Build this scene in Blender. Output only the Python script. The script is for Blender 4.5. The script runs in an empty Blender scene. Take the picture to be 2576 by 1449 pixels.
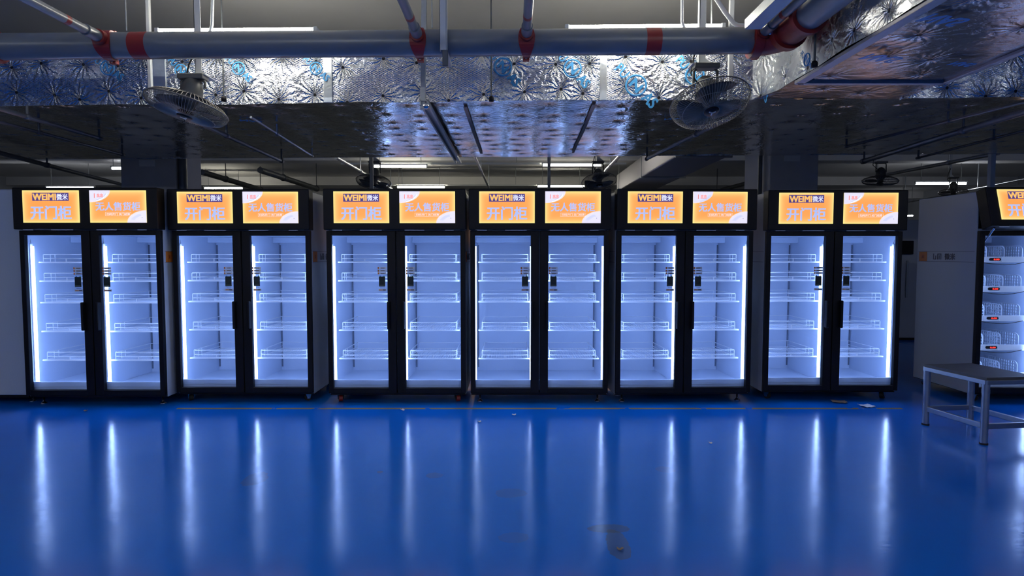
import bpy, bmesh, math, random
from mathutils import Vector, Matrix, Euler, noise
random.seed(7)
R = math.radians
SC = bpy.context.scene
COL = SC.collection

# ------------------------------------------------------------------ camera, world, exposure
F_PX, CX, CY, HZ, CAM_Z = 1550.0, 1288.0, 724.5, 640.0, 1.40
PITCH = math.atan((CY - HZ) / F_PX)
cam_data = bpy.data.cameras.new('camera'); cam = bpy.data.objects.new('camera', cam_data); COL.objects.link(cam)
cam_data.sensor_width = 36.0; cam_data.lens = 36.0 * F_PX / 2576.0
cam_data.clip_start = 0.05; cam_data.clip_end = 200
cam.location = (0, 0, CAM_Z); cam.rotation_euler = (R(90) - PITCH, 0, 0)
SC.camera = cam
wd = bpy.data.worlds.new('world'); SC.world = wd; wd.use_nodes = True
wd.node_tree.nodes['Background'].inputs[0].default_value = (0.80, 0.88, 1.0, 1)
wd.node_tree.nodes['Background'].inputs[1].default_value = 0.03
SC.view_settings.view_transform = 'Standard'; SC.view_settings.look = 'None'
SC.view_settings.exposure = 0.0; SC.view_settings.gamma = 1.0; SC.view_settings.use_curve_mapping = False
LED_POWER, TUBE_POWER, FAR_TUBE_POWER, SIGN_POWER = 16.0, 64.0, 46.0, 1.0
HALL_TUBE_POWER = 120.0
CEIL = 3.7

def W(px, py, D):
    """world point on the ray through a photo pixel at depth D"""
    a = (px - CX) / F_PX; b = (CY - py) / F_PX
    dy = math.cos(PITCH) + b * math.sin(PITCH); dz = -math.sin(PITCH) + b * math.cos(PITCH)
    k = D / dy
    return Vector((a * k, D, CAM_Z + dz * k))

# ------------------------------------------------------------------ materials
def new_mat(name):
    m = bpy.data.materials.new(name); m.use_nodes = True
    nt = m.node_tree
    return m, nt, nt.nodes['Principled BSDF']

def N(nt, typ, **kw):
    n = nt.nodes.new(typ)
    for k, v in kw.items():
        if k.startswith('i_'):
            key = k[2:]; key = int(key) if key.isdigit() else key.replace('_', ' ')
            n.inputs[key].default_value = v
        else: setattr(n, k, v)
    return n

def math_n(nt, op, a=None, b=None, c=None):
    n = nt.nodes.new('ShaderNodeMath'); n.operation = op
    for i, v in enumerate((a, b, c)):
        if v is None: continue
        if isinstance(v, (int, float)): n.inputs[i].default_value = v
        else: nt.links.new(v, n.inputs[i])
    return n.outputs[0]

def mixc(nt, fac, a, b):
    n = nt.nodes.new('ShaderNodeMix'); n.data_type = 'RGBA'
    for sock, v in ((n.inputs[0], fac), (n.inputs[6], a), (n.inputs[7], b)):
        if isinstance(v, (int, float)): sock.default_value = v
        elif isinstance(v, tuple): sock.default_value = (*v, 1) if len(v) == 3 else v
        else: nt.links.new(v, sock)
    return n.outputs[2]

def simple(name, col, rough=0.5, metal=0.0, var=0.0, bump=0.0, scale=12.0, spec=0.5, rvar=0.0):
    m, nt, p = new_mat(name)
    p.inputs['Base Color'].default_value = (*col, 1); p.inputs['Roughness'].default_value = rough
    p.inputs['Metallic'].default_value = metal; p.inputs['Specular IOR Level'].default_value = spec
    if var or bump or rvar:
        tc = N(nt, 'ShaderNodeTexCoord'); nz = N(nt, 'ShaderNodeTexNoise', i_Scale=scale, i_Detail=6.0)
        nt.links.new(tc.outputs['Object'], nz.inputs['Vector'])
        if var:
            dark = tuple(c * (1 - var) for c in col); lite = tuple(min(1, c * (1 + var)) for c in col)
            nt.links.new(mixc(nt, nz.outputs[0], dark, lite), p.inputs['Base Color'])
        if rvar:
            nt.links.new(math_n(nt, 'MULTIPLY_ADD', nz.outputs[0], rvar, rough - rvar / 2), p.inputs['Roughness'])
        if bump:
            b = N(nt, 'ShaderNodeBump', i_Strength=bump, i_Distance=0.01)
            nt.links.new(nz.outputs[0], b.inputs['Height']); nt.links.new(b.outputs[0], p.inputs['Normal'])
    return m

def emit(name, col, strength, sample=True):
    m, nt, p = new_mat(name)
    p.inputs['Base Color'].default_value = (*[min(.8, c) for c in col], 1)
    p.inputs['Emission Color'].default_value = (*col, 1); p.inputs['Emission Strength'].default_value = strength
    if not sample: m.cycles.emission_sampling = 'NONE'
    return m

M = {}
M['black'] = simple('black_plastic', (.006, .006, .008), .45, var=.2, scale=40, spec=.25)
M['black_rubber'] = simple('black_rubber', (.015, .015, .015), .8)
M['enamel'] = simple('white_enamel', (.50, .53, .57), .35, var=.04, scale=3)
M['liner'] = simple('liner_white', (.66, .74, .88), .28, var=.02, scale=4)
M['wire'] = simple('white_wire', (.85, .87, .92), .3)
M['led'] = emit('led_white', (.36, .53, 1.0), LED_POWER)
M['tube'] = emit('tube_white', (1.0, .96, .84), TUBE_POWER)
M['far_tube'] = emit('tube_far_white', (1.0, .95, .80), FAR_TUBE_POWER)
M['cool_tube'] = emit('tube_cool_white', (.88, .92, 1.0), FAR_TUBE_POWER)
M['galv'] = simple('galvanised_steel', (.42, .44, .47), .34, 1.0, var=.15, bump=.05, scale=18, rvar=.12)
M['pipe'] = simple('painted_pipe', (.20, .21, .22), .33, .10, var=.10, scale=9, rvar=.1)
M['chan'] = simple('channel_steel', (.40, .42, .43), .45, .6, var=.15, scale=20)
M['darkpipe'] = simple('dark_pipe', (.10, .11, .12), .4, .5, var=.2, scale=14)
M['red'] = simple('red_paint', (.30, .022, .018), .42, var=.2, scale=15)
M['whitepaint'] = simple('white_paint', (.60, .62, .62), .5, var=.06, scale=8)
M['chrome'] = simple('chrome', (.7, .7, .7), .15, 1.0)
M['fan'] = simple('fan_grey', (.13, .13, .12), .45, .3, var=.1, scale=20)
M['fanblade'] = simple('fan_blade', (.07, .07, .068), .4, .1)
M['fanwire'] = simple('fan_wire', (.20, .19, .17), .4, .5)
M['orange'] = simple('orange_print', (.75, .22, .03), .5)
M['navy'] = simple('dark_print', (.06, .06, .10), .5)
M['paper'] = simple('paper', (.75, .76, .78), .7, var=.1, scale=60)
M['kraft'] = simple('brown_paper', (.32, .24, .17), .8, var=.2, scale=60)
M['printblue'] = simple('blue_print', (.05, .30, .62), .45)
M['tape'] = simple('foil_tape', (.62, .66, .68), .33, 1.0, bump=.25, scale=30)
M['dulltape'] = simple('dull_foil_tape', (.34, .33, .36), .5, .8, bump=.25, scale=30)
M['browntape'] = simple('brown_tape', (.34, .27, .22), .6, .2, var=.3, bump=.3, scale=30)
M['concrete'] = simple('painted_concrete', (.44, .44, .45), .8, var=.06, bump=.08, scale=6)
M['ceiling'] = simple('ceiling_paint', (.76, .75, .73), .85, var=.04, bump=.05, scale=5)
M['wall'] = simple('wall_paint', (.46, .48, .52), .8, var=.04, scale=3)
M['panelwhite'] = simple('panel_enamel', (.55, .60, .66), .6, var=.05, bump=.06, scale=90)
M['steel'] = simple('worn_stainless', (.40, .42, .45), .34, .9, var=.12, bump=.04, scale=22, rvar=.2)
M['benchtop'] = simple('worn_bench_top', (.085, .082, .085), .55, .2, var=.3, scale=10, rvar=.2)
M['reader'] = simple('reader_dark', (.03, .045, .045), .25, var=.3, scale=60)
M['redled'] = emit('red_digits', (1.0, .035, .02), 2.2, False)
M['greylabel'] = simple('label_grey', (.5, .55, .6), .5)
M['corner_line'] = simple('dark_corner_line', (.16, .19, .26), .5)
M['plastic_clear'] = simple('tray_plastic', (.62, .68, .78), .35)
M['sticker'] = simple('sticker_white', (.80, .82, .86), .5)
_s = M['sticker'].node_tree.nodes['Principled BSDF']; _s.inputs['Transmission Weight'].default_value = .0

def glass_mat():
    m, nt, p = new_mat('thin_glass'); nt.nodes.remove(p)
    out = nt.nodes['Material Output']
    t = N(nt, 'ShaderNodeBsdfTransparent'); t.inputs[0].default_value = (.93, .95, .97, 1)
    g = N(nt, 'ShaderNodeBsdfGlossy', i_Roughness=.02)
    fr = N(nt, 'ShaderNodeFresnel', i_IOR=1.45)
    mx = N(nt, 'ShaderNodeMixShader')
    nt.links.new(fr.outputs[0], mx.inputs[0]); nt.links.new(t.outputs[0], mx.inputs[1])
    nt.links.new(g.outputs[0], mx.inputs[2]); nt.links.new(mx.outputs[0], out.inputs[0])
    return m
M['glass'] = glass_mat()

def sign_orange():
    """edge-lit light box face: the lamps run round the rim, so the rim is the brightest"""
    m, nt, p = new_mat('lit_orange')
    tc = N(nt, 'ShaderNodeTexCoord'); sp = N(nt, 'ShaderNodeSeparateXYZ')
    nt.links.new(tc.outputs['Generated'], sp.inputs[0])
    ax = math_n(nt, 'ABSOLUTE', math_n(nt, 'SUBTRACT', sp.outputs[0], .5))
    az = math_n(nt, 'ABSOLUTE', math_n(nt, 'SUBTRACT', sp.outputs[2], .5))
    dx = math_n(nt, 'MULTIPLY', math_n(nt, 'SUBTRACT', .5, ax), 1.75)
    dz = math_n(nt, 'SUBTRACT', .5, az)
    d = math_n(nt, 'SMOOTH_MIN', dx, dz, .12)
    e = math_n(nt, 'EXPONENT', math_n(nt, 'MULTIPLY', d, -11.0))
    c = mixc(nt, e, (.98, .36, .085), (1.0, .86, .30))
    nt.links.new(c, p.inputs['Emission Color']); p.inputs['Emission Strength'].default_value = SIGN_POWER
    p.inputs['Base Color'].default_value = (.4, .15, .03, 1); p.inputs['Roughness'].default_value = .3
    return m
M['lit_orange'] = sign_orange()
M['lit_navy'] = emit('lit_navy', (.075, .05, .20), SIGN_POWER, False)
M['lit_letter'] = emit('lit_orange_letter', (1.0, .52, .13), SIGN_POWER, False)
M['lit_white'] = emit('lit_white', (.82, .84, .95), SIGN_POWER, False)
M['lit_lav'] = emit('lit_lavender', (.40, .50, .86), SIGN_POWER, False)
M['lit_pale'] = emit('lit_pale_lavender', (.78, .74, .88), SIGN_POWER, False)
M['lit_rim'] = emit('lit_rim', (1.0, .66, .45), SIGN_POWER, False)
M['lit_red'] = emit('lit_red', (.75, .17, .12), SIGN_POWER, False)
M['lit_shade2'] = emit('lit_lavender_patch', (.64, .65, .90), SIGN_POWER, False)
M['lit_shade'] = emit('lit_blue_patch', (.45, .54, .88), SIGN_POWER, False)

def foil(name, ax, cell, rough=.24, dot=.045, star=1.0, crinkle=.5, weave=.35, base=(.66, .68, .70)):
    """crinkled aluminium insulation foil: pins on a loose grid, creases radiating from each pin"""
    m, nt, p = new_mat(name); L = nt.links.new
    tc = N(nt, 'ShaderNodeTexCoord'); sp = N(nt, 'ShaderNodeSeparateXYZ'); L(tc.outputs['Object'], sp.inputs[0])
    cb = N(nt, 'ShaderNodeCombineXYZ'); L(sp.outputs[ax[0]], cb.inputs[0]); L(sp.outputs[ax[1]], cb.inputs[1])
    sc = N(nt, 'ShaderNodeVectorMath', operation='SCALE'); L(cb.outputs[0], sc.inputs[0]); sc.inputs['Scale'].default_value = 1 / cell
    vo = N(nt, 'ShaderNodeTexVoronoi', voronoi_dimensions='2D'); vo.inputs['Scale'].default_value = 1.0
    vo.inputs['Randomness'].default_value = .42
    L(sc.outputs[0], vo.inputs['Vector'])
    df = N(nt, 'ShaderNodeVectorMath', operation='SUBTRACT'); L(sc.outputs[0], df.inputs[0]); L(vo.outputs['Position'], df.inputs[1])
    s2 = N(nt, 'ShaderNodeSeparateXYZ'); L(df.outputs[0], s2.inputs[0])
    ang = math_n(nt, 'ARCTAN2', s2.outputs[1], s2.outputs[0]); r = vo.outputs['Distance']
    nz = N(nt, 'ShaderNodeTexNoise', i_Scale=3.0 / cell, i_Detail=5.0, i_Roughness=.62); L(cb.outputs[0], nz.inputs['Vector'])
    big = N(nt, 'ShaderNodeTexNoise', i_Scale=.55 / cell, i_Detail=2.0); L(cb.outputs[0], big.inputs['Vector'])
    a2 = math_n(nt, 'ADD', math_n(nt, 'MULTIPLY', ang, 13.0), math_n(nt, 'MULTIPLY', nz.outputs[0], 16.0))
    st = math_n(nt, 'MULTIPLY', math_n(nt, 'SINE', a2), math_n(nt, 'EXPONENT', math_n(nt, 'MULTIPLY', r, -2.6)))
    st = math_n(nt, 'MULTIPLY', st, math_n(nt, 'MULTIPLY', star, math_n(nt, 'MULTIPLY_ADD', big.outputs[0], 1.8, -.35)))
    dent = math_n(nt, 'MULTIPLY', math_n(nt, 'EXPONENT', math_n(nt, 'MULTIPLY', math_n(nt, 'MULTIPLY', r, r), -60.0)), -1.3)
    # woven scrim under the foil
    k = 2 * math.pi / .030
    u1 = math_n(nt, 'ADD', math_n(nt, 'MULTIPLY', sp.outputs[ax[0]], k), math_n(nt, 'MULTIPLY', sp.outputs[ax[1]], k * 2.1))
    u2 = math_n(nt, 'SUBTRACT', math_n(nt, 'MULTIPLY', sp.outputs[ax[0]], k), math_n(nt, 'MULTIPLY', sp.outputs[ax[1]], k * 2.1))
    wv = math_n(nt, 'MAXIMUM', math_n(nt, 'SINE', u1), math_n(nt, 'SINE', u2))
    wv = math_n(nt, 'MULTIPLY', wv, math_n(nt, 'MULTIPLY', weave * .5, math_n(nt, 'MAXIMUM', math_n(nt, 'MULTIPLY_ADD', big.outputs[0], 5.0, -2.45), .05)))
    h = math_n(nt, 'ADD', math_n(nt, 'ADD', st, dent), math_n(nt, 'ADD', math_n(nt, 'MULTIPLY', nz.outputs[0], crinkle), wv))
    b = N(nt, 'ShaderNodeBump', i_Strength=1.0, i_Distance=.007); L(h, b.inputs['Height']); L(b.outputs[0], p.inputs['Normal'])
    isdot = math_n(nt, 'LESS_THAN', r, dot)
    L(mixc(nt, isdot, base, (.03, .03, .035)), p.inputs['Base Color'])
    L(math_n(nt, 'SUBTRACT', 1.0, isdot), p.inputs['Metallic'])
    L(math_n(nt, 'MULTIPLY_ADD', nz.outputs[0], .12, rough - .06), p.inputs['Roughness'])
    return m
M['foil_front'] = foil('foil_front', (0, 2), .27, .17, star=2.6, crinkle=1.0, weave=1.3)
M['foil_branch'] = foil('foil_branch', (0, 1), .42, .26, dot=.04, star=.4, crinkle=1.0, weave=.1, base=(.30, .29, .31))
M['foil_bottom'] = foil('foil_bottom', (0, 1), .30, .135, dot=.05, star=.28, crinkle=.22, weave=.05)
M['foil_side'] = foil('foil_side', (1, 2), .30, .28, star=.8, crinkle=.9, weave=.1)

def floor_mat():
    m, nt, p = new_mat('blue_epoxy'); L = nt.links.new
    tc = N(nt, 'ShaderNodeTexCoord'); sp = N(nt, 'ShaderNodeSeparateXYZ'); L(tc.outputs['Object'], sp.inputs[0])
    n1 = N(nt, 'ShaderNodeTexNoise', i_Scale=.9, i_Detail=4.0); L(tc.outputs['Object'], n1.inputs['Vector'])
    n2 = N(nt, 'ShaderNodeTexNoise', i_Scale=7.0, i_Detail=8.0, i_Roughness=.7); L(tc.outputs['Object'], n2.inputs['Vector'])
    mp = N(nt, 'ShaderNodeMapping'); mp.inputs['Scale'].default_value = (9, 42, 1); L(tc.outputs['Object'], mp.inputs[0])
    n3 = N(nt, 'ShaderNodeTexNoise', i_Scale=1.0, i_Detail=6.0); L(mp.outputs[0], n3.inputs['Vector'])
    base = mixc(nt, n1.outputs[0], (.003, .155, .64), (.005, .19, .74))
    base = mixc(nt, math_n(nt, 'GREATER_THAN', sp.outputs[1], 10.6), base, (.13, .14, .16))  # unseen far floor greyed so the duct underside reflects less blue
    # worn grey-ochre patches
    def spot(col, x, y, rx, ry, amt, th=.5):
        dx = math_n(nt, 'DIVIDE', math_n(nt, 'SUBTRACT', sp.outputs[0], x), rx)
        dy = math_n(nt, 'DIVIDE', math_n(nt, 'SUBTRACT', sp.outputs[1], y), ry)
        d = math_n(nt, 'SQRT', math_n(nt, 'ADD', math_n(nt, 'MULTIPLY', dx, dx), math_n(nt, 'MULTIPLY', dy, dy)))
        d = math_n(nt, 'ADD', d, math_n(nt, 'MULTIPLY', math_n(nt, 'SUBTRACT', n2.outputs[0], .5), 1.1))
        f = math_n(nt, 'MULTIPLY', math_n(nt, 'SMOOTHSTEP' if False else 'LESS_THAN', d, 1.0), amt)
        return mixc(nt, f, col, (.10, .12, .13))
    c = base
    for (px, py, rx, ry, a) in ((1540, 1345, .10, .05, .55), (1560, 1385, .055, .16, .6), (1285, 1252, .10, .07, .22), (1090, 1205, .05, .05, .3),
                                (630, 1215, .07, .12, .28), (1290, 1368, .08, .06, .2), (950, 1196, .02, .02, .5), (1680, 1190, .06, .06, .2)):
        D = CAM_Z * F_PX / (py - HZ); c = spot(c, (px - CX) / F_PX * D, D, rx, ry, a)
    # worn yellow guide line painted along the row
    yl = math_n(nt, 'LESS_THAN', math_n(nt, 'ABSOLUTE', math_n(nt, 'SUBTRACT', sp.outputs[1], 5.54)), .022)
    xl = math_n(nt, 'MULTIPLY', math_n(nt, 'GREATER_THAN', sp.outputs[0], -3.05), math_n(nt, 'LESS_THAN', sp.outputs[0], 3.55))
    wear = N(nt, 'ShaderNodeTexNoise', i_Scale=5.0, i_Detail=6.0); L(tc.outputs['Object'], wear.inputs['Vector'])
    wf = math_n(nt, 'MULTIPLY', math_n(nt, 'MULTIPLY', yl, xl), math_n(nt, 'GREATER_THAN', wear.outputs[0], .40))
    c = mixc(nt, math_n(nt, 'MULTIPLY', wf, .85), c, (.42, .30, .06))
    L(c, p.inputs['Base Color'])
    L(math_n(nt, 'MULTIPLY_ADD', n2.outputs[0], .14, .09), p.inputs['Roughness'])
    p.inputs['Specular IOR Level'].default_value = .32
    hh = math_n(nt, 'ADD', math_n(nt, 'MULTIPLY', n1.outputs[0], 2.5), math_n(nt, 'MULTIPLY', n3.outputs[0], .16))
    b = N(nt, 'ShaderNodeBump', i_Strength=.35, i_Distance=.006); L(hh, b.inputs['Height']); L(b.outputs[0], p.inputs['Normal'])
    return m
M['floor'] = floor_mat()

# ------------------------------------------------------------------ mesh builder
class MB:
    def __init__(s): s.v, s.f, s.m, s.sm, s.mats = [], [], [], [], []
    def mi(s, mat):
        if mat not in s.mats: s.mats.append(mat)
        return s.mats.index(mat)
    def add(s, vs, fs, mat, smooth=False, mtx=None):
        o = len(s.v); k = s.mi(mat)
        s.v += [tuple(mtx @ Vector(v)) for v in vs] if mtx else [tuple(v) for v in vs]
        for f in fs: s.f.append(tuple(i + o for i in f)); s.m.append(k); s.sm.append(smooth)
        return s
    def box(s, x0, x1, y0, y1, z0, z1, mat, bev=0.0, mtx=None):
        if bev <= 0:
            vs = [(x, y, z) for x in (x0, x1) for y in (y0, y1) for z in (z0, z1)]
            fs = [(0, 1, 3, 2), (4, 6, 7, 5), (0, 4, 5, 1), (2, 3, 7, 6), (0, 2, 6, 4), (1, 5, 7, 3)]
            return s.add(vs, fs, mat, False, mtx)
        bm = bmesh.new(); bmesh.ops.create_cube(bm, size=1)
        for v in bm.verts:
            v.co = Vector(((x0 + x1) / 2 + v.co.x * (x1 - x0), (y0 + y1) / 2 + v.co.y * (y1 - y0), (z0 + z1) / 2 + v.co.z * (z1 - z0)))
        bmesh.ops.bevel(bm, geom=bm.edges[:], offset=bev, segments=2, affect='EDGES', profile=.5)
        bm.verts.index_update()
        s.add([v.co.copy() for v in bm.verts], [[v.index for v in f.verts] for f in bm.faces], mat, False, mtx)
        bm.free(); return s
    def tube(s, pts, r, mat, n=8, closed=False, caps=True, mtx=None):
        pts = [Vector(p) for p in pts]; m = len(pts); vs = []; fs = []
        rs = r if isinstance(r, (list, tuple)) else [r] * m
        prev = None
        for i, p in enumerate(pts):
            if closed: t = (pts[(i + 1) % m] - pts[i - 1])
            else: t = pts[min(i + 1, m - 1)] - pts[max(i - 1, 0)]
            t.normalize()
            if prev is None:
                a = Vector((0, 0, 1)) if abs(t.z) < .9 else Vector((1, 0, 0))
                u = t.cross(a).normalized()
            else: u = (prev - t * prev.dot(t)).normalized()
            prev = u; w = t.cross(u)
            for k in range(n):
                th = 2 * math.pi * k / n
                vs.append(p + (u * math.cos(th) + w * math.sin(th)) * rs[i])
        for i in range(m if closed else m - 1):
            j = (i + 1) % m
            for k in range(n):
                k2 = (k + 1) % n
                fs.append((i * n + k, i * n + k2, j * n + k2, j * n + k))
        s.add(vs, fs, mat, True, mtx)
        if caps and not closed:
            o = len(vs)
            s.add(vs[:n], [tuple(reversed(range(n)))], mat, False, mtx); s.add(vs[-n:], [tuple(range(n))], mat, False, mtx)
        return s
    def lathe(s, prof, mat, n=24, mtx=None, smooth=True):
        vs = []; fs = []
        for (r, z) in prof:
            for k in range(n):
                th = 2 * math.pi * k / n; vs.append((r * math.cos(th), r * math.sin(th), z))
        for i in range(len(prof) - 1):
            for k in range(n):
                k2 = (k + 1) % n; fs.append((i * n + k, i * n + k2, (i + 1) * n + k2, (i + 1) * n + k))
        fs.append(tuple(reversed(range(n)))); fs.append(tuple(range((len(prof) - 1) * n, len(prof) * n)))
        return s.add(vs, fs, mat, smooth, mtx)
    def prism(s, poly, h0, h1, mat, axes='xz', mtx=None):
        """outline in two axes pulled through the third"""
        def P(a, b, c): return (a, c, b) if axes == 'xz' else (a, b, c) if axes == 'xy' else (c, a, b)
        n = len(poly); vs = [P(a, b, h0) for a, b in poly] + [P(a, b, h1) for a, b in poly]
        fs = [tuple(range(n)), tuple(reversed(range(n, 2 * n)))] + [(i, n + i, n + (i + 1) % n, (i + 1) % n) for i in range(n)]
        return s.add(vs, fs, mat, False, mtx)
    def text(s, body, mat, cx, cz, w=None, h=None, y=0.0, bold=0.0, mtx=None, depth=.0012):
        vs, fs = text_geo(body, 0.0)
        xs = [v[0] for v in vs]; ys = [v[1] for v in vs]
        x0, x1, y0, y1 = min(xs), max(xs), min(ys), max(ys)
        kx = w / (x1 - x0) if w else None; ky = h / (y1 - y0) if h else None
        kx = kx or ky; ky = ky or kx
        for i, (sx, sy) in enumerate(((0, 0), (1, .6), (-1, -.6), (1, -.6), (-1, .6)) if bold else ((0, 0),)):
            out = [(cx + (a + sx * bold - (x0 + x1) / 2) * kx, y - c * depth - i * .00004, cz + (b + sy * bold - (y0 + y1) / 2) * ky) for a, b, c in vs]
            s.add(out, fs, mat, False, mtx)
        return s
    def mesh(s, name):
        me = bpy.data.meshes.new(name); me.from_pydata(s.v, [], s.f)
        for mt in s.mats: me.materials.append(mt)
        me.polygons.foreach_set('material_index', s.m); me.polygons.foreach_set('use_smooth', s.sm)
        bm = bmesh.new(); bm.from_mesh(me); bmesh.ops.recalc_face_normals(bm, faces=bm.faces); bm.to_mesh(me); bm.free()
        me.update(); return me
    def build(s, name, parent=None, loc=None, rot=None): return link(name, s.mesh(name), parent, loc, rot)

_txt = {}
def text_geo(body, bold):
    key = (body, bold)
    if key not in _txt:
        cu = bpy.data.curves.new('lettering', 'FONT'); cu.body = body; cu.size = 1; cu.extrude = .5; cu.offset = bold; cu.resolution_u = 3
        ob = bpy.data.objects.new('lettering', cu); COL.objects.link(ob)
        bpy.context.view_layer.update()
        dg = bpy.context.evaluated_depsgraph_get(); me = bpy.data.meshes.new_from_object(ob.evaluated_get(dg))
        _txt[key] = ([(v.co.x, v.co.y, v.co.z + .5) for v in me.vertices], [tuple(p.vertices) for p in me.polygons])
        bpy.data.meshes.remove(me); bpy.data.objects.remove(ob); bpy.data.curves.remove(cu)
    return _txt[key]

def link(name, me, parent=None, loc=None, rot=None):
    o = bpy.data.objects.new(name, me); COL.objects.link(o)
    if parent: o.parent = parent
    if loc is not None: o.location = loc
    if rot is not None: o.rotation_euler = rot
    return o
def thing(name, label, cat, loc=(0, 0, 0), rot=(0, 0, 0), group=None):
    o = link(name, None, None, loc, rot); return tag(o, label, cat, group)
def tag(o, label, cat, group=None):
    o['label'] = label; o['category'] = cat
    if group: o['group'] = group
    return o
def struct(o): o['kind'] = 'structure'; return o
_cache = {}
def cached(key, fn):
    if key not in _cache: _cache[key] = fn().mesh(key)
    return _cache[key]

# ------------------------------------------------------------------ room shell
XL, XR, YB = -15.0, 15.0, 24.0
struct(MB().box(XL - .2, XR + .2, -9.0, YB + .2, -.2, 0, M['floor']).build('floor'))
struct(MB().box(XL - .2, XR + .2, -9.0, YB + .2, CEIL, CEIL + .2, M['ceiling']).build('ceiling'))
struct(MB().box(XL - .2, XL, -9.0, YB, 0, CEIL, M['wall']).build('wall_left'))
struct(MB().box(XR, XR + .2, -9.0, YB, 0, CEIL, M['wall']).build('wall_right'))
struct(MB().box(XL - .2, XR + .2, YB, YB + .2, 0, CEIL, M['wall']).build('wall_back'))
struct(MB().box(XL - .2, XR + .2, -9.2, -9.0, 0, CEIL, M['wall']).build('wall_front'))
for i, y in enumerate((13.6, 18.4, 22.6)):
    b = struct(MB().box(XL, XR, y, y + .45, 3.45, CEIL, M['ceiling'], .01).build('ceiling_beam' if i == 0 else 'ceiling_beam.%03d' % i))

# ------------------------------------------------------------------ display fridge
LZ = (1.326, 1.150, .950, .678, .406)      # shelf heights
def g_body():
    b = MB(); e = M['enamel']; l = M['liner']
    b.box(-.6425, -.630, .02, .86, .078, 1.985, e, .005); b.box(.630, .6425, .02, .86, .078, 1.985, e, .005)
    b.box(-.630, .630, .835, .86, .078, 1.985, e); b.box(-.630, .630, .05, .835, 1.96, 1.985, e)
    b.box(-.64, .64, .02, .84, .074, .10, M['black'])
    return b
def g_liner():
    b = MB(); l = M['liner']
    b.box(-.630, -.622, .03, .83, .10, 1.62, l); b.box(.622, .630, .03, .83, .10, 1.62, l)
    b.box(-.622, .622, .79, .83, .10, 1.62, l); b.box(-.622, .622, .03, .79, 1.58, 1.64, l)
    b.box(-.622, .622, .03, .79, .12, .165, l); b.box(-.622, .622, .03, .05, .165, .215, l, .004)
    b.box(-.622, -.05, .60, .79, 1.52, 1.58, l, .005); b.box(.05, .622, .60, .79, 1.52, 1.58, l, .005)
    for x in (-.612, -.060, .060, .612): b.box(x - .006, x + .006, .782, .791, .20, 1.50, M['corner_line'])  # narrow dark strips down the inner back corners
    return b
def g_partition(): return MB().box(-.05, .05, .035, .79, .165, 1.58, M['liner'], .004)
def g_header():
    b = MB()
    b.box(-.6525, .6525, -.075, .05, -.375, 0, M['black'], .008)
    return b
def sign_frame(b):
    return b
SW, SH = .5075, .2885
def uv(u, v): return ((u - .5) * SW, (.5 - v) * SH)
def g_sign_name():
    b = MB(); b.box(-SW / 2, SW / 2, -.004, .004, -SH / 2, SH / 2, M['lit_orange'], .0015)
    x0, z0 = uv(.177, .075); x1, z1 = uv(.823, .325)
    b.box(x0, x1, -.0055, -.003, z1, z0, M['lit_navy'], .001)
    c = uv(.393, .203); b.text('WEIMI', M['lit_letter'], c[0], c[1], .404 * SW, .19 * SH, -.0055, .035)
    c = uv(.708, .203); b.text('微米', M['lit_white'], c[0], c[1], .195 * SW, .19 * SH, -.0055, .012)
    c = uv(.500, .69); b.text('开门柜', M['lit_lav'], c[0], c[1], .715 * SW, .41 * SH, -.0042, .022)
    return b
def blob(b, cu, cv, ru, rv, mat, y, a0, a1, m=14):
    cx, cz = uv(cu, cv)
    poly = [(cx, cz)] + [(cx + ru * SW * math.cos(a0 + (a1 - a0) * i / m), cz + rv * SH * math.sin(a0 + (a1 - a0) * i / m)) for i in range(m + 1)]
    b.prism(poly, y, -.003, mat)
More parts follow.
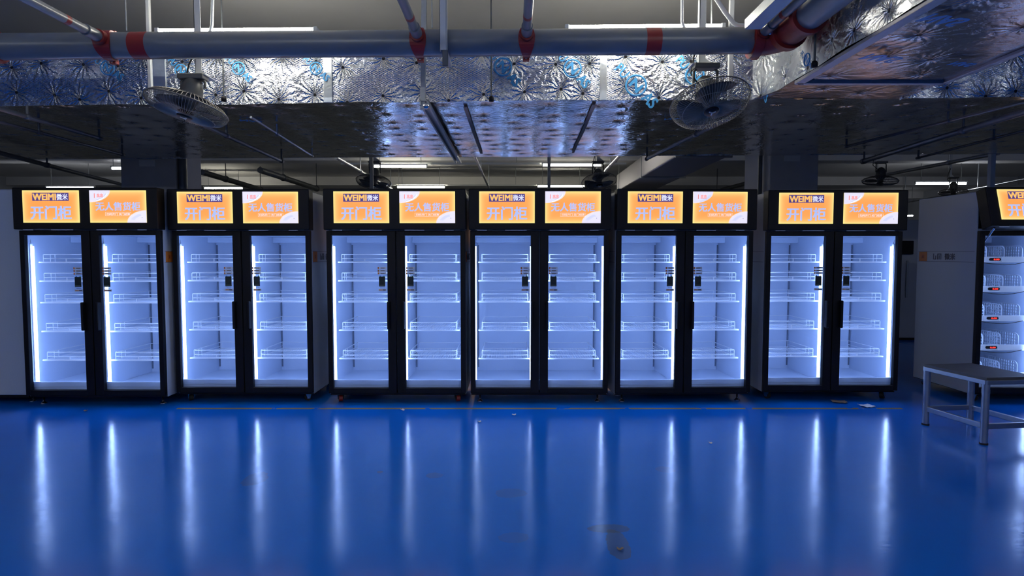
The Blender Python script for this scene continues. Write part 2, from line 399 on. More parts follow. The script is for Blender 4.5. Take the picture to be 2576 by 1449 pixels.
def g_sign_slogan():
    b = MB(); b.box(-SW / 2, SW / 2, -.004, .004, -SH / 2, SH / 2, M['lit_orange'], .0015)
    blob(b, 0, 0, .372, .372, M['lit_rim'], -.0044, -math.pi / 2, 0); blob(b, 0, 0, .360, .360, M['lit_pale'], -.0048, -math.pi / 2, 0)
    blob(b, 1, 1, .345, .385, M['lit_rim'], -.0044, math.pi / 2, math.pi); blob(b, 1, 1, .333, .370, M['lit_pale'], -.0048, math.pi / 2, math.pi)
    c = uv(.235, .24)
    for cu, cv, a0, r0, r1, mt in ((0, 0, -math.pi / 2, .30, .345, 'lit_shade2'), (0, 0, -math.pi / 2, .325, .352, 'lit_shade'), (1, 1, math.pi / 2, .22, .29, 'lit_shade2')):
        cx, cz = uv(cu, cv); A = [a0 + R(22) + R(50) * i / 10 for i in range(11)]
        b.prism([(cx + r1 * SW * math.cos(a), cz + r1 * SH * 1.03 * math.sin(a)) for a in A] + [(cx + r0 * SW * math.cos(a), cz + r0 * SH * 1.03 * math.sin(a)) for a in reversed(A)], -.0052, -.004, M[mt])
    c = uv(.092, .165); b.text('1', M['lit_red'], c[0], c[1], None, .14 * SH, -.0052, .0)
    c = uv(.190, .145); b.text('盒盒', M['lit_red'], c[0], c[1], .115 * SW, .085 * SH, -.0052, .01)
    x0, z0 = uv(.135, .200); x1, z1 = uv(.245, .215); b.box(x0, x1, -.0055, -.0048, z1, z0, M['lit_red'])
    c = uv(.500, .495); b.text('无人售货柜', M['lit_lav'], c[0], c[1], .785 * SW, .265 * SH, -.0045, .02)
    c = uv(.503, .735); b.text('扫码开门 关门结算', M['lit_pale'], c[0], c[1], .415 * SW, .075 * SH, -.0045, .0)
    x0, z0 = uv(.275, .680); x1, z1 = uv(.730, .792); t = .0011
    for bx in ((x0, x1, z0 - t, z0), (x0, x1, z1, z1 + t), (x0, x0 + t, z1, z0), (x1 - t, x1, z1, z0)):
        b.box(bx[0], bx[1], -.0052, -.0035, bx[2], bx[3], M['lit_pale'])
    c = uv(.925, .845); b.prism([(c[0] + .003 * math.cos(t), c[1] + .003 * math.sin(t)) for t in [i * math.pi / 4 for i in range(8)]], -.0055, -.004, M['lit_navy'])
    return b
def g_glint(): return MB().box(-.5, .5, -.004, .004, -.004, .004, M['wire'])
def g_door(sgn):
    def fn():
        b = MB(); k = M['black']
        xa, xb = (.004, .6425) if sgn > 0 else (-.6425, -.004)
        ga, gb = (.0815, .5975) if sgn > 0 else (-.5975, -.0815)
        b.box(xa, ga, -.025, .018, .098, 1.617, k, .004); b.box(gb, xb, -.025, .018, .098, 1.617, k, .004)
        b.box(ga - .002, gb + .002, -.025, .018, 1.574, 1.617, k, .004); b.box(ga - .002, gb + .002, -.025, .018, .098, .148, k, .004)
        g = M['greylabel']
        return b
    return fn
def g_pane(sgn):
    def fn():
        ga, gb = (.0815, .5975) if sgn > 0 else (-.5975, -.0815)
        return MB().add([(ga, 0, .148), (gb, 0, .148), (gb, 0, 1.574), (ga, 0, 1.574)], [(0, 1, 2, 3)], M['glass'])
    return fn
def g_handle(sgn):
    def fn():
        x = .068 * sgn; b = MB()
        b.box(x - .012, x + .012, -.072, -.020, .705, .965, M['black'], .008)
        return b
    return fn
def g_sticker():
    """three step bars, two small round marks and a name strip, centred on the reader"""
    b = MB(); y0, y1 = -.0035, -.0015
    for i, z in enumerate((.118, .093, .068)):
        b.box(-.026, .040, y0, y1, z - .009, z + .009, M['sticker'], .0008)
        b.box(-.041, -.029, y0, y1, z - .009, z + .009, M['orange'], .0008)
        b.box(-.014, .024, y0 - .0006, y0, z - .003, z + .003, M['navy'])
    for x, mt in ((-.018, M['printblue']), (.018, M['greenprint'])):
        b.prism([(x + .006 * math.cos(t), .042 + .006 * math.sin(t)) for t in [i * math.pi / 5 for i in range(10)]], y0, y1, mt)
    return b
def g_name_strip():
    b = MB(); y0, y1 = -.0035, -.0015
    b.box(-.036, .040, y0, y1, -.096, -.076, M['sticker'], .0008)
    b.box(-.030, .002, y0 - .0006, y0, -.089, -.083, M['orange']); b.box(.004, .032, y0 - .0006, y0, -.090, -.082, M['navy'])
    b.box(-.020, .024, y0, y1, -.068, -.065, M['navy'])
    return b
M['greenprint'] = simple('green_print', (.08, .45, .22), .5)
def g_reader():
    b = MB(); b.box(-.029, .029, -.012, -.0015, -.046, .046, M['black'], .003)
    b.box(-.025, .025, -.0125, -.010, -.028, .042, M['reader']); b.box(-.025, .025, -.0125, -.010, -.042, -.030, M['greenface'])
    return b
M['greenface'] = simple('reader_face', (.10, .13, .11), .4)
def g_led():
    b = MB(); b.tube([(0, 0, .200), (0, 0, 1.475)], .0115, M['led'], 8); return b
def g_led_holder(): return MB().box(-.016, .016, .010, .020, .18, 1.50, M['wire'], .002).tube([(.0, .012, 1.49), (.004, .02, 1.53), (.012, .03, 1.58)], .003, M['greylabel'], 6)
def g_shelf(sgn):
    def fn():
        b = MB(); w = M['wire']; xa, xb, ya, yb = -.252, .252, 0, .62
        b.box(xa, xb, ya - .006, ya + .004, -.008, .006, w, .002)
        b.box(xa, xa + .008, ya, yb, -.006, .004, w); b.box(xb - .008, xb, ya, yb, -.006, .004, w); b.box(xa, xb, yb - .008, yb, -.006, .004, w)
        for i in range(1, 21):
            x = xa + (xb - xa) * i / 21; b.box(x - .0011, x + .0011, ya, yb, -.001, .0014, w)
        for y in (.2, .42): b.box(xa, xb, y - .003, y + .003, -.006, -.001, w)
        xi, xj = xa + .034, xb - .034
        for z, r in ((.074, .0036), (.034, .0030)):
            b.tube([(xi, yb - .05, z), (xi, ya + .022, z), (xi + .012, ya + .006, z), (xj - .012, ya + .006, z), (xj, ya + .022, z), (xj, yb - .05, z)], r, w, 6)
        b.tube([(xi, yb - .05, .074), (xi * .5, yb - .045, .070), (0, yb - .043, .068), (xj * .5, yb - .045, .070), (xj, yb - .05, .074)], .003, w, 6)
        for x in (xi, xj):
            for y in (ya + .014, yb - .05, .10, .16): b.tube([(x, y, 0), (x, y, .074)], .0036 if y < .05 else .0026, w, 6)
        b.box(-.005, .005, ya + .003, ya + .007, .0, .034, w)
        return b
    return fn
def g_caster():
    b = MB(); b.box(-.03, .03, -.03, .03, .066, .074, M['chrome'], .002)
    b.tube([(-.017, 0, .030), (.017, 0, .030)], .030, M['black_rubber'], 16)
    for x in (-.024, .024): b.prism([(-.014, .022), (.014, .022), (.026, .068), (-.026, .068)], x - .003, x + .003, M['chrome'], 'yz')
    b.tube([(-.028, 0, .030), (.028, 0, .030)], .008, M['chrome'], 10)
    return b
def g_caster_red():
    b = MB(); b.box(-.03, .03, -.03, .03, .066, .074, M['chrome'], .002)
    b.tube([(-.017, 0, .030), (.017, 0, .030)], .030, M['red'], 16)
    for x in (-.024, .024): b.prism([(-.014, .022), (.014, .022), (.026, .068), (-.026, .068)], x - .003, x + .003, M['black'], 'yz')
    b.tube([(-.028, 0, .030), (.028, 0, .030)], .008, M['chrome'], 10)
    return b
def g_foot(): return MB().lathe([(.028, 0), (.028, .005), (.018, .014), (.009, .024), (.007, .074)], M['chrome'], 14)
def g_side_label():
    """strip on a side wall: two thin rules, orange block, square mark and two dark characters (x runs along the wall)"""
    b = MB(); d = M['navy']
    b.box(-.40, .40, -.0008, .0006, .049, .052, d); b.box(-.40, .40, -.0008, .0006, -.052, -.049, d)
    b.box(-.385, -.265, -.0012, .0006, -.049, .049, M['orange'])
    b.text('米', M['red'], -.325, 0, None, .040, -.001, .0)
    t = .008
    for x0, x1, z0, z1 in ((-.165, -.165 + t, -.030, .030), (-.165, -.125, -.030, -.022), (-.133, -.125, -.030, .010), (-.105, -.097, -.030, .030), (-.105, -.050, .022, .030), (-.058, -.050, -.030, .030), (-.082, -.074, -.030, .012)):
        b.box(x0, x1, -.0012, .0006, z0, z1, d)
    b.text('微米', d, .075, 0, .145, .062, -.001, .012)
    return b

def g_tray(sgn):
    """solid shelf tray with price rail, red digit display, slotted dividers"""
    def fn():
        b = MB(); p = M['plastic_clear']; xa, xb, ya, yb = -.252, .252, 0, .64
        b.box(xa, xb, ya, yb, -.010, -.004, p)
        b.box(xa, xb, ya - .012, ya + .002, -.022, .034, M['sticker'], .003)
        for i in range(3):
            for j in range(3): b.box(xa + .012 + i * .022, xa + .030 + i * .022, ya - .0145, ya - .011, -.014 + j * .014, -.003 + j * .014, M['wire'])
        b.box(xa + .225, xa + .232, ya - .0145, ya - .011, -.02, .03, M['wire'])
        for x in (-.14, .03, .20):
            rc = .04; h = .135; n = 8
            top = [(ya + .03 + rc - rc * math.cos(a), h - rc + rc * math.sin(a)) for a in [i * math.pi / 2 / n for i in range(n + 1)]]
            path = [(x, ya + .03, .0)] + [(x, a, z) for a, z in top] + [(x, yb - .02, h)]
            b.tube(path, .0055, p, 6)
            for k in range(1, 20):
                y = ya + .045 + k * .029; b.box(x - .002, x + .002, y - .0045, y + .0045, 0, h - .004, p)
            for z in (.022, .050, .078, .106): b.box(x - .002, x + .002, ya + .035, yb - .02, z - .004, z + .004, p)
        return b
    return fn
def g_display():
    b = MB(); b.prism([(-.042 + .013 * math.cos(t), .013 * math.sin(t)) for t in [math.pi / 2 + i * math.pi / 6 for i in range(7)]] +
                      [(.042 + .013 * math.cos(t), .013 * math.sin(t)) for t in [-math.pi / 2 + i * math.pi / 6 for i in range(7)]], -.006, .002, M['black'])
    b.text('0.00', M['redled'], .012, 0, .052, .014, -.006, .02)
    return b
def g_cable(): return MB().tube([(-.20, .0, -.02), (-.10, -.005, -.034), (0, -.004, -.040), (.10, -.004, -.034), (.2, 0, -.014), (.25, .02, -.006)], .003, M['black_rubber'], 6)

def make_fridge(label, x, y, yaw=0.0, feet='caster', group='lit vending fridges in the front row', trays=False, tilt=0.0, labels='lr', clean=True):
    r = thing('display_fridge', label, 'fridge', (x, y, 0), (0, 0, R(yaw)), group)
    link('cabinet_body', cached('cabinet_body', g_body), r); link('interior_liner', cached('interior_liner', g_liner), r)
    link('partition', cached('partition', g_partition), r)
    hd = link('header_box', cached('header_box', g_header), r, (0, 0, 2.0), (R(-tilt), 0, 0))
    c1, c2 = -.292, .320
    link('sign_panel', cached('sign_name', g_sign_name), hd, (-.3015, -.0765, -.170)); link('sign_panel', cached('sign_slogan', g_sign_slogan), hd, (.3015, -.0765, -.170))
    for cx, w in ((-.53, .09), (-.22, .20), (.18, .18), (.50, .08)):  # thin pale strips imitating light glinting under the header
        c = link('header_glint', cached('header_glint', g_glint), hd, (cx, -.060, -.377)); c.scale = (w, 1, 1)
    for s in (-1, 1):
        d = link('door', cached('door%d' % s, g_door(s)), r)
        link('glass_pane', cached('glass_pane%d' % s, g_pane(s)), d)
        link('handle', cached('handle%d' % s, g_handle(s)), d)
        if not trays:
            cx = s * .130 + .0
            link('instruction_sticker', cached('instruction_sticker', g_sticker), d, (cx - (.004 if s < 0 else -.0), 0, 1.155))
            link('name_sticker', cached('name_sticker', g_name_strip), d, (cx - (.004 if s < 0 else -.0), 0, 1.155))
            link('code_reader', cached('code_reader', g_reader), d, (cx - (.004 if s < 0 else -.0), 0, 1.148))
        for lx in ((.602, .074) if s > 0 else (-.602, -.074)):
            l = link('led_tube', cached('led_tube', g_led), r, (lx, .075, 0))
            link('tube_holder', cached('tube_holder', g_led_holder), l, (0, 0, 0), (0, 0, R(90 * (1 if lx in (.074, -.602) else -1))))
        if trays:
            for z in (1.345, 1.065, .785, .505, .235):
                t = link('shelf_tray', cached('shelf_tray', g_tray(1)), r, (s * .323, .10, z))
                dd = link('digit_display', cached('digit_display', g_display), t, (-.09, -.013, .008)); dd['label'] = 'small black display with red glowing digits'
                link('cable', cached('cable', g_cable), t, (0, -.012, -.004))
        else:
            for z in LZ: link('shelf', cached('shelf', g_shelf(1)), r, (s * .323, .11, z))
    for fx in (-.56, .56):
        for fy in (.08, .78):
            if feet == 'foot': link('levelling_foot', cached('levelling_foot', g_foot), r, (fx, fy, 0))
            elif feet == 'red': link('caster', cached('caster_red', g_caster_red), r, (fx, fy, 0), (0, 0, R(20)))
            else: link('caster', cached('caster', g_caster), r, (fx, fy, 0), (0, 0, R(35 if fx < 0 else -50)))
    if 'l' in labels: link('side_label', cached('side_label', g_side_label), r, (-.6432, .44, 1.378), (0, 0, R(-90)))
    if 'r' in labels: link('side_label', cached('side_label', g_side_label), r, (.6432, .44, 1.378), (0, 0, R(90)))
    if tilt:
        h = R(tilt)
        p1 = Vector((-.60, -.075 * math.cos(h) - .34 * math.sin(h) + .03, 2.0 - .37 * math.cos(h))); p2 = Vector((-.585, .015, 1.50))
        link('gas_strut', MB().tube([p1, p1.lerp(p2, .5)], .010, M['chrome'], 10).tube([p1.lerp(p2, .5), p2], .005, M['chrome'], 8).mesh('gas_strut'), r)
    return r

def fx(px, D): return (px - CX) / F_PX * D
FR = [('leftmost lit double-door vending fridge, beside the plain grey panel', 233.5, 5.65, 0, 'foot'),
      ('second lit vending fridge from the left, chrome caster showing under its right corner', 611, 5.77, 0, 'caster'),
      ('third lit vending fridge from the left, standing on small red casters', 997.5, 5.74, 0, 'red'),
      ('fourth lit vending fridge from the left, below the right middle pair of ceiling tubes', 1357, 5.74, 0, 'foot'),
      ('fifth lit vending fridge from the left, turned slightly, left side panel just showing', 1721, 5.76, 2.5, 'foot'),
      ('sixth lit vending fridge from the left, paper scraps by its caster', 2094, 5.86, 0, 'caster')]
for lab, px, D, yaw, ft in FR: make_fridge(lab, fx(px, D), D, yaw, ft)
make_fridge('vending fridge cut by the right edge, trays with red digits, sign box tipped open', 4.99, 5.76, 0, 'caster', 'lit vending fridges in the front row', True, 15)
for i in range(4):
    make_fridge('lit vending fridge in the far row behind, seen as blue reflection in the foil duct', -2.2 + i * 1.36, 14.0, 0, 'foot', 'vending fridges of the far row', labels='')

# plain panelled cabinet at the far left
pc = thing('cabinet', 'plain pale grey cabinet with blank side, cut by the left edge', 'cabinet', (-5.2, 5.72, 0))
MB().box(-.6, .67, 0, .85, .078, 2.0, M['panelwhite'], .015).build('body', pc)
MB().box(-.58, .65, .02, .83, .05, .078, M['black'], .004).build('plinth', pc)
for x in (-.5, .62):
    for y in (.1, .75): link('levelling_foot', cached('levelling_foot', g_foot), pc, (x, y, 0))

# ------------------------------------------------------------------ foil duct
ZB, ZT = 2.60, 3.07
def front_y(x): return 4.905 - .033 * x
def back_y(x): return 7.65 - .035 * x
def wob(p, amp, f=1.7): return amp * noise.noise(Vector(p) * f)
def grid(b, fn, nu, nv, mat):
    vs = [fn(i / nu, j / nv) for j in range(nv + 1) for i in range(nu + 1)]
    fs = [(j * (nu + 1) + i, j * (nu + 1) + i + 1, (j + 1) * (nu + 1) + i + 1, (j + 1) * (nu + 1) + i) for j in range(nv) for i in range(nu)]
    b.add(vs, fs, mat, True)
def duct_face_z(x, y): return ZB + wob((x, y, 0), .010, 1.1) + wob((x, y, 5), .004, 4.5)
def front_face_y(x, z): return front_y(x) + wob((x, 9, z), .006, 3.0)
duct = thing('air_duct', 'wide foil-wrapped air duct hanging across the whole room above the fridges', 'duct', (0, 6.2, 2.6))
O = Vector((0, 6.2, 2.6))
b = MB()
def ff(x0, x1):
    def fn(u, v):
        x = x0 + (x1 - x0) * u; z = ZB + (ZT - ZB) * v
        zz = duct_face_z(x, front_y(x)) if v == 0 else z
        return Vector((x, front_face_y(x, z), zz)) - O
    return fn
X0, X1 = -9.0, 10.0
JL, JR = 1.95, 2.97
grid(b, ff(X0, JL), 170, 8, M['foil_front']); grid(b, ff(JR, X1), 90, 8, M['foil_front'])
def fb(u, v):
    x = X0 + (X1 - X0) * u; y = front_face_y(x, ZB) + (back_y(x) + wob((x, 3, 3), .012, 2) - front_face_y(x, ZB)) * v
    return Vector((x, y, duct_face_z(x, y if v > 0 else front_y(x)))) - O
grid(b, fb, 240, 40, M['foil_bottom'])
grid(b, lambda u, v: Vector((X0 + (X1 - X0) * u, back_y(X0 + (X1 - X0) * u), ZB + (ZT - ZB) * v)) - O, 40, 4, M['foil_front'])
grid(b, lambda u, v: Vector((X0 + (X1 - X0) * u, front_y(X0 + (X1 - X0) * u) * (1 - v) + back_y(X0 + (X1 - X0) * u) * v, ZT)) - O, 40, 4, M['foil_bottom'])
b.build('duct_wrap', duct)
# branch running towards the viewer
BY = 1.0
b = MB()
def bl(u, v):
    y = 4.86 + (BY - 4.86) * u; z = ZB + (ZT - ZB) * v
    ch = -.10 * max(0, 1 - u * 14)
    return Vector((JL + ch + wob((2, y, z), .012, 2.6), y, z if v else ZB + wob((2, y, 0), .010, 2.0))) - O
grid(b, bl, 70, 8, M['foil_side'])
def bb(u, v):
    x = JL + (JR - JL) * u; y = 4.80 + (BY - 4.80) * v
    z = ZB + wob((2, y, 0), .010, 2.0) + wob((x, y, 2), .010, 1.6) + wob((x, y, 7), .004, 6)
    z -= .018 * min(1, max(0, (4.30 - y) / .03))
    return Vector((x - (.10 * max(0, 1 - v * 14) if u == 0 else 0), y, z)) - O
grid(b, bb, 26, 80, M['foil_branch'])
grid(b, lambda u, v: Vector((JR + wob((5, 4.8 - u, v), .012, 2.6), 4.80 + (BY - 4.80) * u, ZB - .018 + (ZT - ZB) * v)) - O, 60, 8, M['foil_side'])
grid(b, lambda u, v: Vector((JL + (JR - JL) * u, 4.80 + (BY - 4.80) * v, ZT)) - O, 4, 20, M['foil_bottom'])
b.build('duct_branch', duct)
# edge and seam tapes
b = MB()
b.box(JR - .03, JR + .012, BY, 4.30, ZB - .036, ZB - .012, M['dulltape'], .004)
b.box(JL - .012, JL + .05, BY, 4.30, ZB - .036, ZB - .012, M['dulltape'], .004)
b.box(JL, JR, 4.27, 4.32, ZB - .036, ZB - .010, M['dulltape'], .004)
ob = b.build('edge_tape', duct, -O)
for px, w in ((400, .10), (828, .07), (1513, .055)):
    x = fx(px, 4.9)
    MB().box(x - w / 2, x + w / 2, front_y(x) - .010, front_y(x) + .02, ZB, ZT, M['tape'], .003).build('joint_tape', duct, -O)
for (pa, pb) in (((1172, 272), (1212, 388)), ((1492, 266), (1440, 384))):
    da = 1.2 * F_PX / (HZ - pa[1]); db = 1.2 * F_PX / (HZ - pb[1])
    A = Vector((fx(pa[0], da), da)); B = Vector((fx(pb[0], db), db)); n = 24; vs = []; fs = []
    for i in range(n + 1):
        p = A.lerp(B, i / n); w = .015
        vs += [(p.x - w, p.y, duct_face_z(p.x, p.y) - .010), (p.x + w, p.y, duct_face_z(p.x, p.y) - .010)]
        if i: fs.append((2 * i - 2, 2 * i - 1, 2 * i + 1, 2 * i))
    o = MB().add(vs, fs, M['browntape']).build('seam_tape', duct, -O)
    o.modifiers.new('thickness', 'SOLIDIFY').thickness = .006
# blue printed marks on the foil
def g_mark():
    b = MB(); mt = M['printblue']
    b.text('PU', mt, -.155, 0, .10, .075, 0, .01, depth=.002)
    ring = [(.078 * math.cos(t), 0, .078 * math.sin(t)) for t in [i * math.pi / 12 for i in range(24)]]
    b.tube(ring, .008, mt, 6, True); b.text('N', mt, 0, 0, .085, .075, 0, .03, depth=.002); b.text('AS', mt, .155, 0, .11, .085, 0, .03, depth=.002)
    return b
for (px, py, s, a) in ((455, 178, .62, 48), (600, 172, .62, 44), (795, 172, .60, 42), (1265, 168, .85, 48), (1440, 172, .85, 48), (1600, 215, 1.0, 46), (1748, 190, .9, 46), (270, 170, .7, 35)):
    D = front_y(fx(px, 4.9)) - .016; p = W(px, py, D)
    o = link('printed_mark', cached('printed_mark', g_mark), duct, p - O, (0, R(a), R(-1.9))); o.scale = (s, .6, s); o['label'] = 'blue print on the foil'
for (px, py, s) in ((1915, 228, .7), (2030, 150, .5)):
    k = (JL - .012) / ((px - CX) / F_PX); p = W(px, py, k)
    o = link('printed_mark', cached('printed_mark', g_mark), duct, p - O, (R(0), R(40), R(-90))); o.scale = (s, .6, s)
def g_mark_short():
    b = MB(); b.text('NAS', M['printblue'], 0, 0, .20, .085, 0, .03, depth=.002); return b
for (px, py, s, a, zz) in ((640, 310, .9, 20, 0), (1690, 305, .8, -10, 0), (2200, 158, 1.2, 18, .03), (2350, 66, 1.2, 18, .03), (2400, 172, .8, 15, .03)):
    D = (ZB - .02 - zz - CAM_Z) * F_PX / (HZ - py); p = Vector((fx(px, D), D, ZB - .018 - zz))
    o = link('printed_mark', cached('printed_mark_short', g_mark_short), duct, p - O, (R(-90), 0, R(a))); o.scale = (s, .6, s)

# smaller duct running back beyond the main one
sd = thing('side_duct', 'smaller grey duct running back under the ceiling, left of the right column', 'duct', (3.02, 12.4, 2.95))
MB().box(-.42, .42, -3.0, 3.0, 0, .42, M['dulltape'], .02).build('duct_wrap', sd)
for y in (-2.6, 0, 2.6):
    MB().box(-.45, .45, y - .02, y + .02, -.03, 0, M['chan'], .003).tube([(-.44, y, -.02), (-.44, y, CEIL - 2.95)], .007, M['chan'], 8).tube([(.44, y, -.02), (.44, y, CEIL - 2.95)], .007, M['chan'], 8).build('hanger', sd)
# duct hangers: upright struts and bearer channels under the duct
def bearer(px1, py1, py2, zz, label, r=.018, name='support_rail', mat='darkpipe', x2=None, up=None, twin=False, stub=True, dY=0):
    D1 = (CAM_Z - zz) * F_PX / (HZ - py1) * -1; D2 = (zz - CAM_Z) * F_PX / (HZ - py2)
    D1 = (zz - CAM_Z) * F_PX / (HZ - py1)
    xa = fx(px1, D1); xb = fx(x2, D2) if x2 else xa
    t = thing(name, label, 'pipe' if 'pipe' in name else 'rail', (xa, D1, zz))
    d = Vector((xb - xa, D2 - D1, 0)); b = MB()
    if twin:
        b.box(-.035, -.020, 0, d.y, -.02, .02, M[mat], .002); b.box(.020, .035, 0, d.y, -.02, .02, M[mat], .002)
        b.box(-.035, .035, 0, d.y, .012, .02, M[mat])
        b.build('channel', t)
    else:
        b.tube([(0, 0, 0), tuple(d)], r, M[mat], 10); b.build('pipe_run', t)
        if stub:
            for k in (.35, 1.0):
                p = d * k
                top = up if up else (ZB - .012 - zz if D1 + p.y < back_y(xa + p.x) + .02 else CEIL - zz)
                MB().tube([tuple(p), (p.x, p.y, top)], .011, M[mat], 8).lathe([(r * 1.25, -.03), (r * 1.25, .03)], M[mat], 10, Matrix.Translation(p) @ Matrix.Rotation(R(90), 4, 'X')).build('hanger', t)
    return t
bearer(1070, 264, 410, 2.555, 'twin steel bearer channel running back beneath the middle of the duct', twin=True, mat='chan')
P1 = W(1078, 140, 4.80); P2 = W(1064, 276, 4.80)
t = thing('support_strut', 'grey upright strut holding the front of the duct beside the red clamp', 'strut', (P2.x, 4.79, P2.z))
MB().box(-.020, .020, -.015, .015, 0, CEIL - P2.z, M['chan'], .003, Matrix.Rotation(R(1.2), 4, 'Y')).build('strut_bar', t)
MB().lathe([(.022, -.02), (.022, .02)], M['chrome'], 10, Matrix.Translation((0.03, -.02, .02)) @ Matrix.Rotation(R(90), 4, 'X')).build('bolt', t)
bearer(470, 296, 408, 2.45, 'dark sprinkler pipe sloping past the left fan to below the duct', name='sprinkler_pipe', x2=714)
bearer(640, 300, 395, 2.50, 'thin pipe beneath the duct just right of the left fan', name='sprinkler_pipe', x2=790, r=.010, mat='galv')
bearer(1840, 296, 402, 2.46, 'dark sprinkler pipe running back from the right fan under the duct', name='sprinkler_pipe', x2=1624)
bearer(-40, 262, 352, 2.50, 'upper dark pipe under the duct at far left', name='sprinkler_pipe', x2=262)
bearer(-40, 296, 392, 2.48, 'middle dark pipe under the duct at far left', name='sprinkler_pipe', x2=318, r=.014)
bearer(-40, 374, 470, 2.50, 'lowest dark pipe at far left, dropping behind the first fridge', name='sprinkler_pipe', x2=330, r=.026)
bearer(2620, 268, 408, 2.48, 'thick dark pipe sloping under the duct at far right', name='sprinkler_pipe', x2=2165, r=.026)
bearer(2560, 262, 372, 2.51, 'thin dark pipe above the thick one at far right', name='sprinkler_pipe', x2=2120, r=.013)
bearer(2620, 318, 400, 2.50, 'lower thin pipe at far right crossing the duct edge', name='sprinkler_pipe', x2=2300, r=.012)
bearer(2500, 388, 446, 3.05, 'paired grey pipe beyond the duct above the sixth fridge', name='sprinkler_pipe', x2=2200, r=.034, mat='galv')
bearer(2600, 445, 512, 2.9, 'thin pale pipe passing above the right cabinet top', name='sprinkler_pipe', x2=2270, r=.018, mat='galv')
bearer(850, 398, 476, 3.1, 'pale conduit slanting behind the left far fan', name='sprinkler_pipe', x2=985, r=.032, mat='galv')
bearer(1558, 392, 455, 3.1, 'pale conduit slanting down to the right far fan', name='sprinkler_pipe', x2=1500, r=.03, mat='galv')
bearer(1195, 395, 474, 3.05, 'jointed pale pipe above the gap between third and fourth fridges', name='sprinkler_pipe', x2=1230, r=.022, mat='galv')
bearer(515, 435, 478, 3.1, 'large dark pipe with stubs above the second fridge', name='sprinkler_pipe', x2=660, r=.06)
bearer(660, 430, 476, 3.05, 'dark tray pipe above the third fridge left corner', name='sprinkler_pipe', x2=800, r=.06)
bearer(1930, 448, 482, 3.1, 'dark pipe with stubs beside the right column', name='sprinkler_pipe', x2=1800, r=.05)

def rod(px, py1, py2, D, label, r=.006, hook=True):
    A = W(px, py1, D); B = W(px, py2, D)
    t = thing('threaded_rod', label, 'rod', (B.x, D, B.z))
    MB().tube([(0, 0, 0), (0, 0, CEIL - B.z)], r, M['darkpipe'], 8).build('rod', t)
    if hook:
        MB().lathe([(.006, -.03), (.020, -.028), (.020, .0), (.012, .012), (.006, .014)], M['black'], 10).tube([(-.018, 0, 0), (-.020, 0, .028)], .003, M['chrome'], 6).tube([(.018, 0, 0), (.022, 0, .030)], .003, M['chrome'], 6).build('rod_clamp', t)
rod(1236, 140, 246, 4.80, 'thin black rod with clamp in front of the duct, left of middle red clamp')
rod(563, 140, 246, 4.84, 'thin rod with hook in front of the duct, right of the left fan')
rod(2049, 40, 158, 3.92, 'dark rod against the branch duct near its blue print', .008)
# ------------------------------------------------------------------ fire pipe
PD, PR = 4.30, .0875
def pz(px): return W(px, 117.5 - (px - 0) * .0085, PD).z
pA = Vector((-6.5, 0, 0)); pB = Vector((1.62, 0, 0))
zA = W(0, 118, PD).z; zB_ = W(1860, 102.5, PD).z
sl = (zB_ - zA) / (fx(1860, PD) - fx(0, PD))
def pipe_z(x): return zA + sl * (x - fx(0, PD))
EX = 1.66
fp = thing('fire_pipe', 'thick grey steel fire main with red bands running across the top', 'pipe', (0, PD, pipe_z(0)))
PO = Vector((0, PD, pipe_z(0)))
def pp(x, dy=0, dz=0): return Vector((x, PD + dy, pipe_z(x) + dz)) - PO
MB().tube([pp(-6.5), pp(-2), pp(EX)], PR, M['pipe'], 36).build('pipe_run', fp)
elb = [Vector((EX + .16 * math.sin(a), PD - .16 * (1 - math.cos(a)), pipe_z(EX))) - PO for a in [i * math.pi / 20 for i in range(11)]]
MB().tube(elb, PR * 1.14, M['red'], 32).tube([elb[0] + Vector((-.03, 0, 0)), elb[0] + Vector((.03, 0, 0))], PR * 1.32, M['red'], 32).tube([elb[-1] + Vector((0, .03, 0)), elb[-1] + Vector((0, -.03, 0))], PR * 1.32, M['red'], 32)\
    .tube([elb[-1], elb[-1] + Vector((0, -.26, 0))], PR * 1.08, M['red'], 32).tube([elb[-1] + Vector((0, -.25, 0)), elb[-1] + Vector((0, -.30, 0))], PR * 1.28, M['red'], 32)\
    .tube([elb[-1] + Vector((-.13, 0, 0)), elb[-1] + Vector((-.10, 0, 0))], .018, M['chrome'], 8).tube([elb[0] + Vector((0, -.02, .13)), elb[0] + Vector((0, -.02, .10))], .018, M['chrome'], 8).build('elbow', fp)
MB().tube([elb[-1], elb[-1] + Vector((0, -3.2, 0))], PR, M['pipe'], 32).build('pipe_return', fp)
def band(px0, px1, skew=0):
    x0, x1 = fx(px0, PD - .06), fx(px1, PD - .06)
    MB().tube([pp(x0), pp(x1)], PR * 1.012, M['red'], 36).build('red_band', fp)
band(342, 384); band(1620, 1657)
MB().tube([pp(fx(-26, PD)), pp(fx(-20, PD)), pp(fx(22, PD)), pp(fx(28, PD))], [PR * 1.1, PR * 1.25, PR * 1.25, PR * 1.1], M['red'], 36).build('coupling', fp)
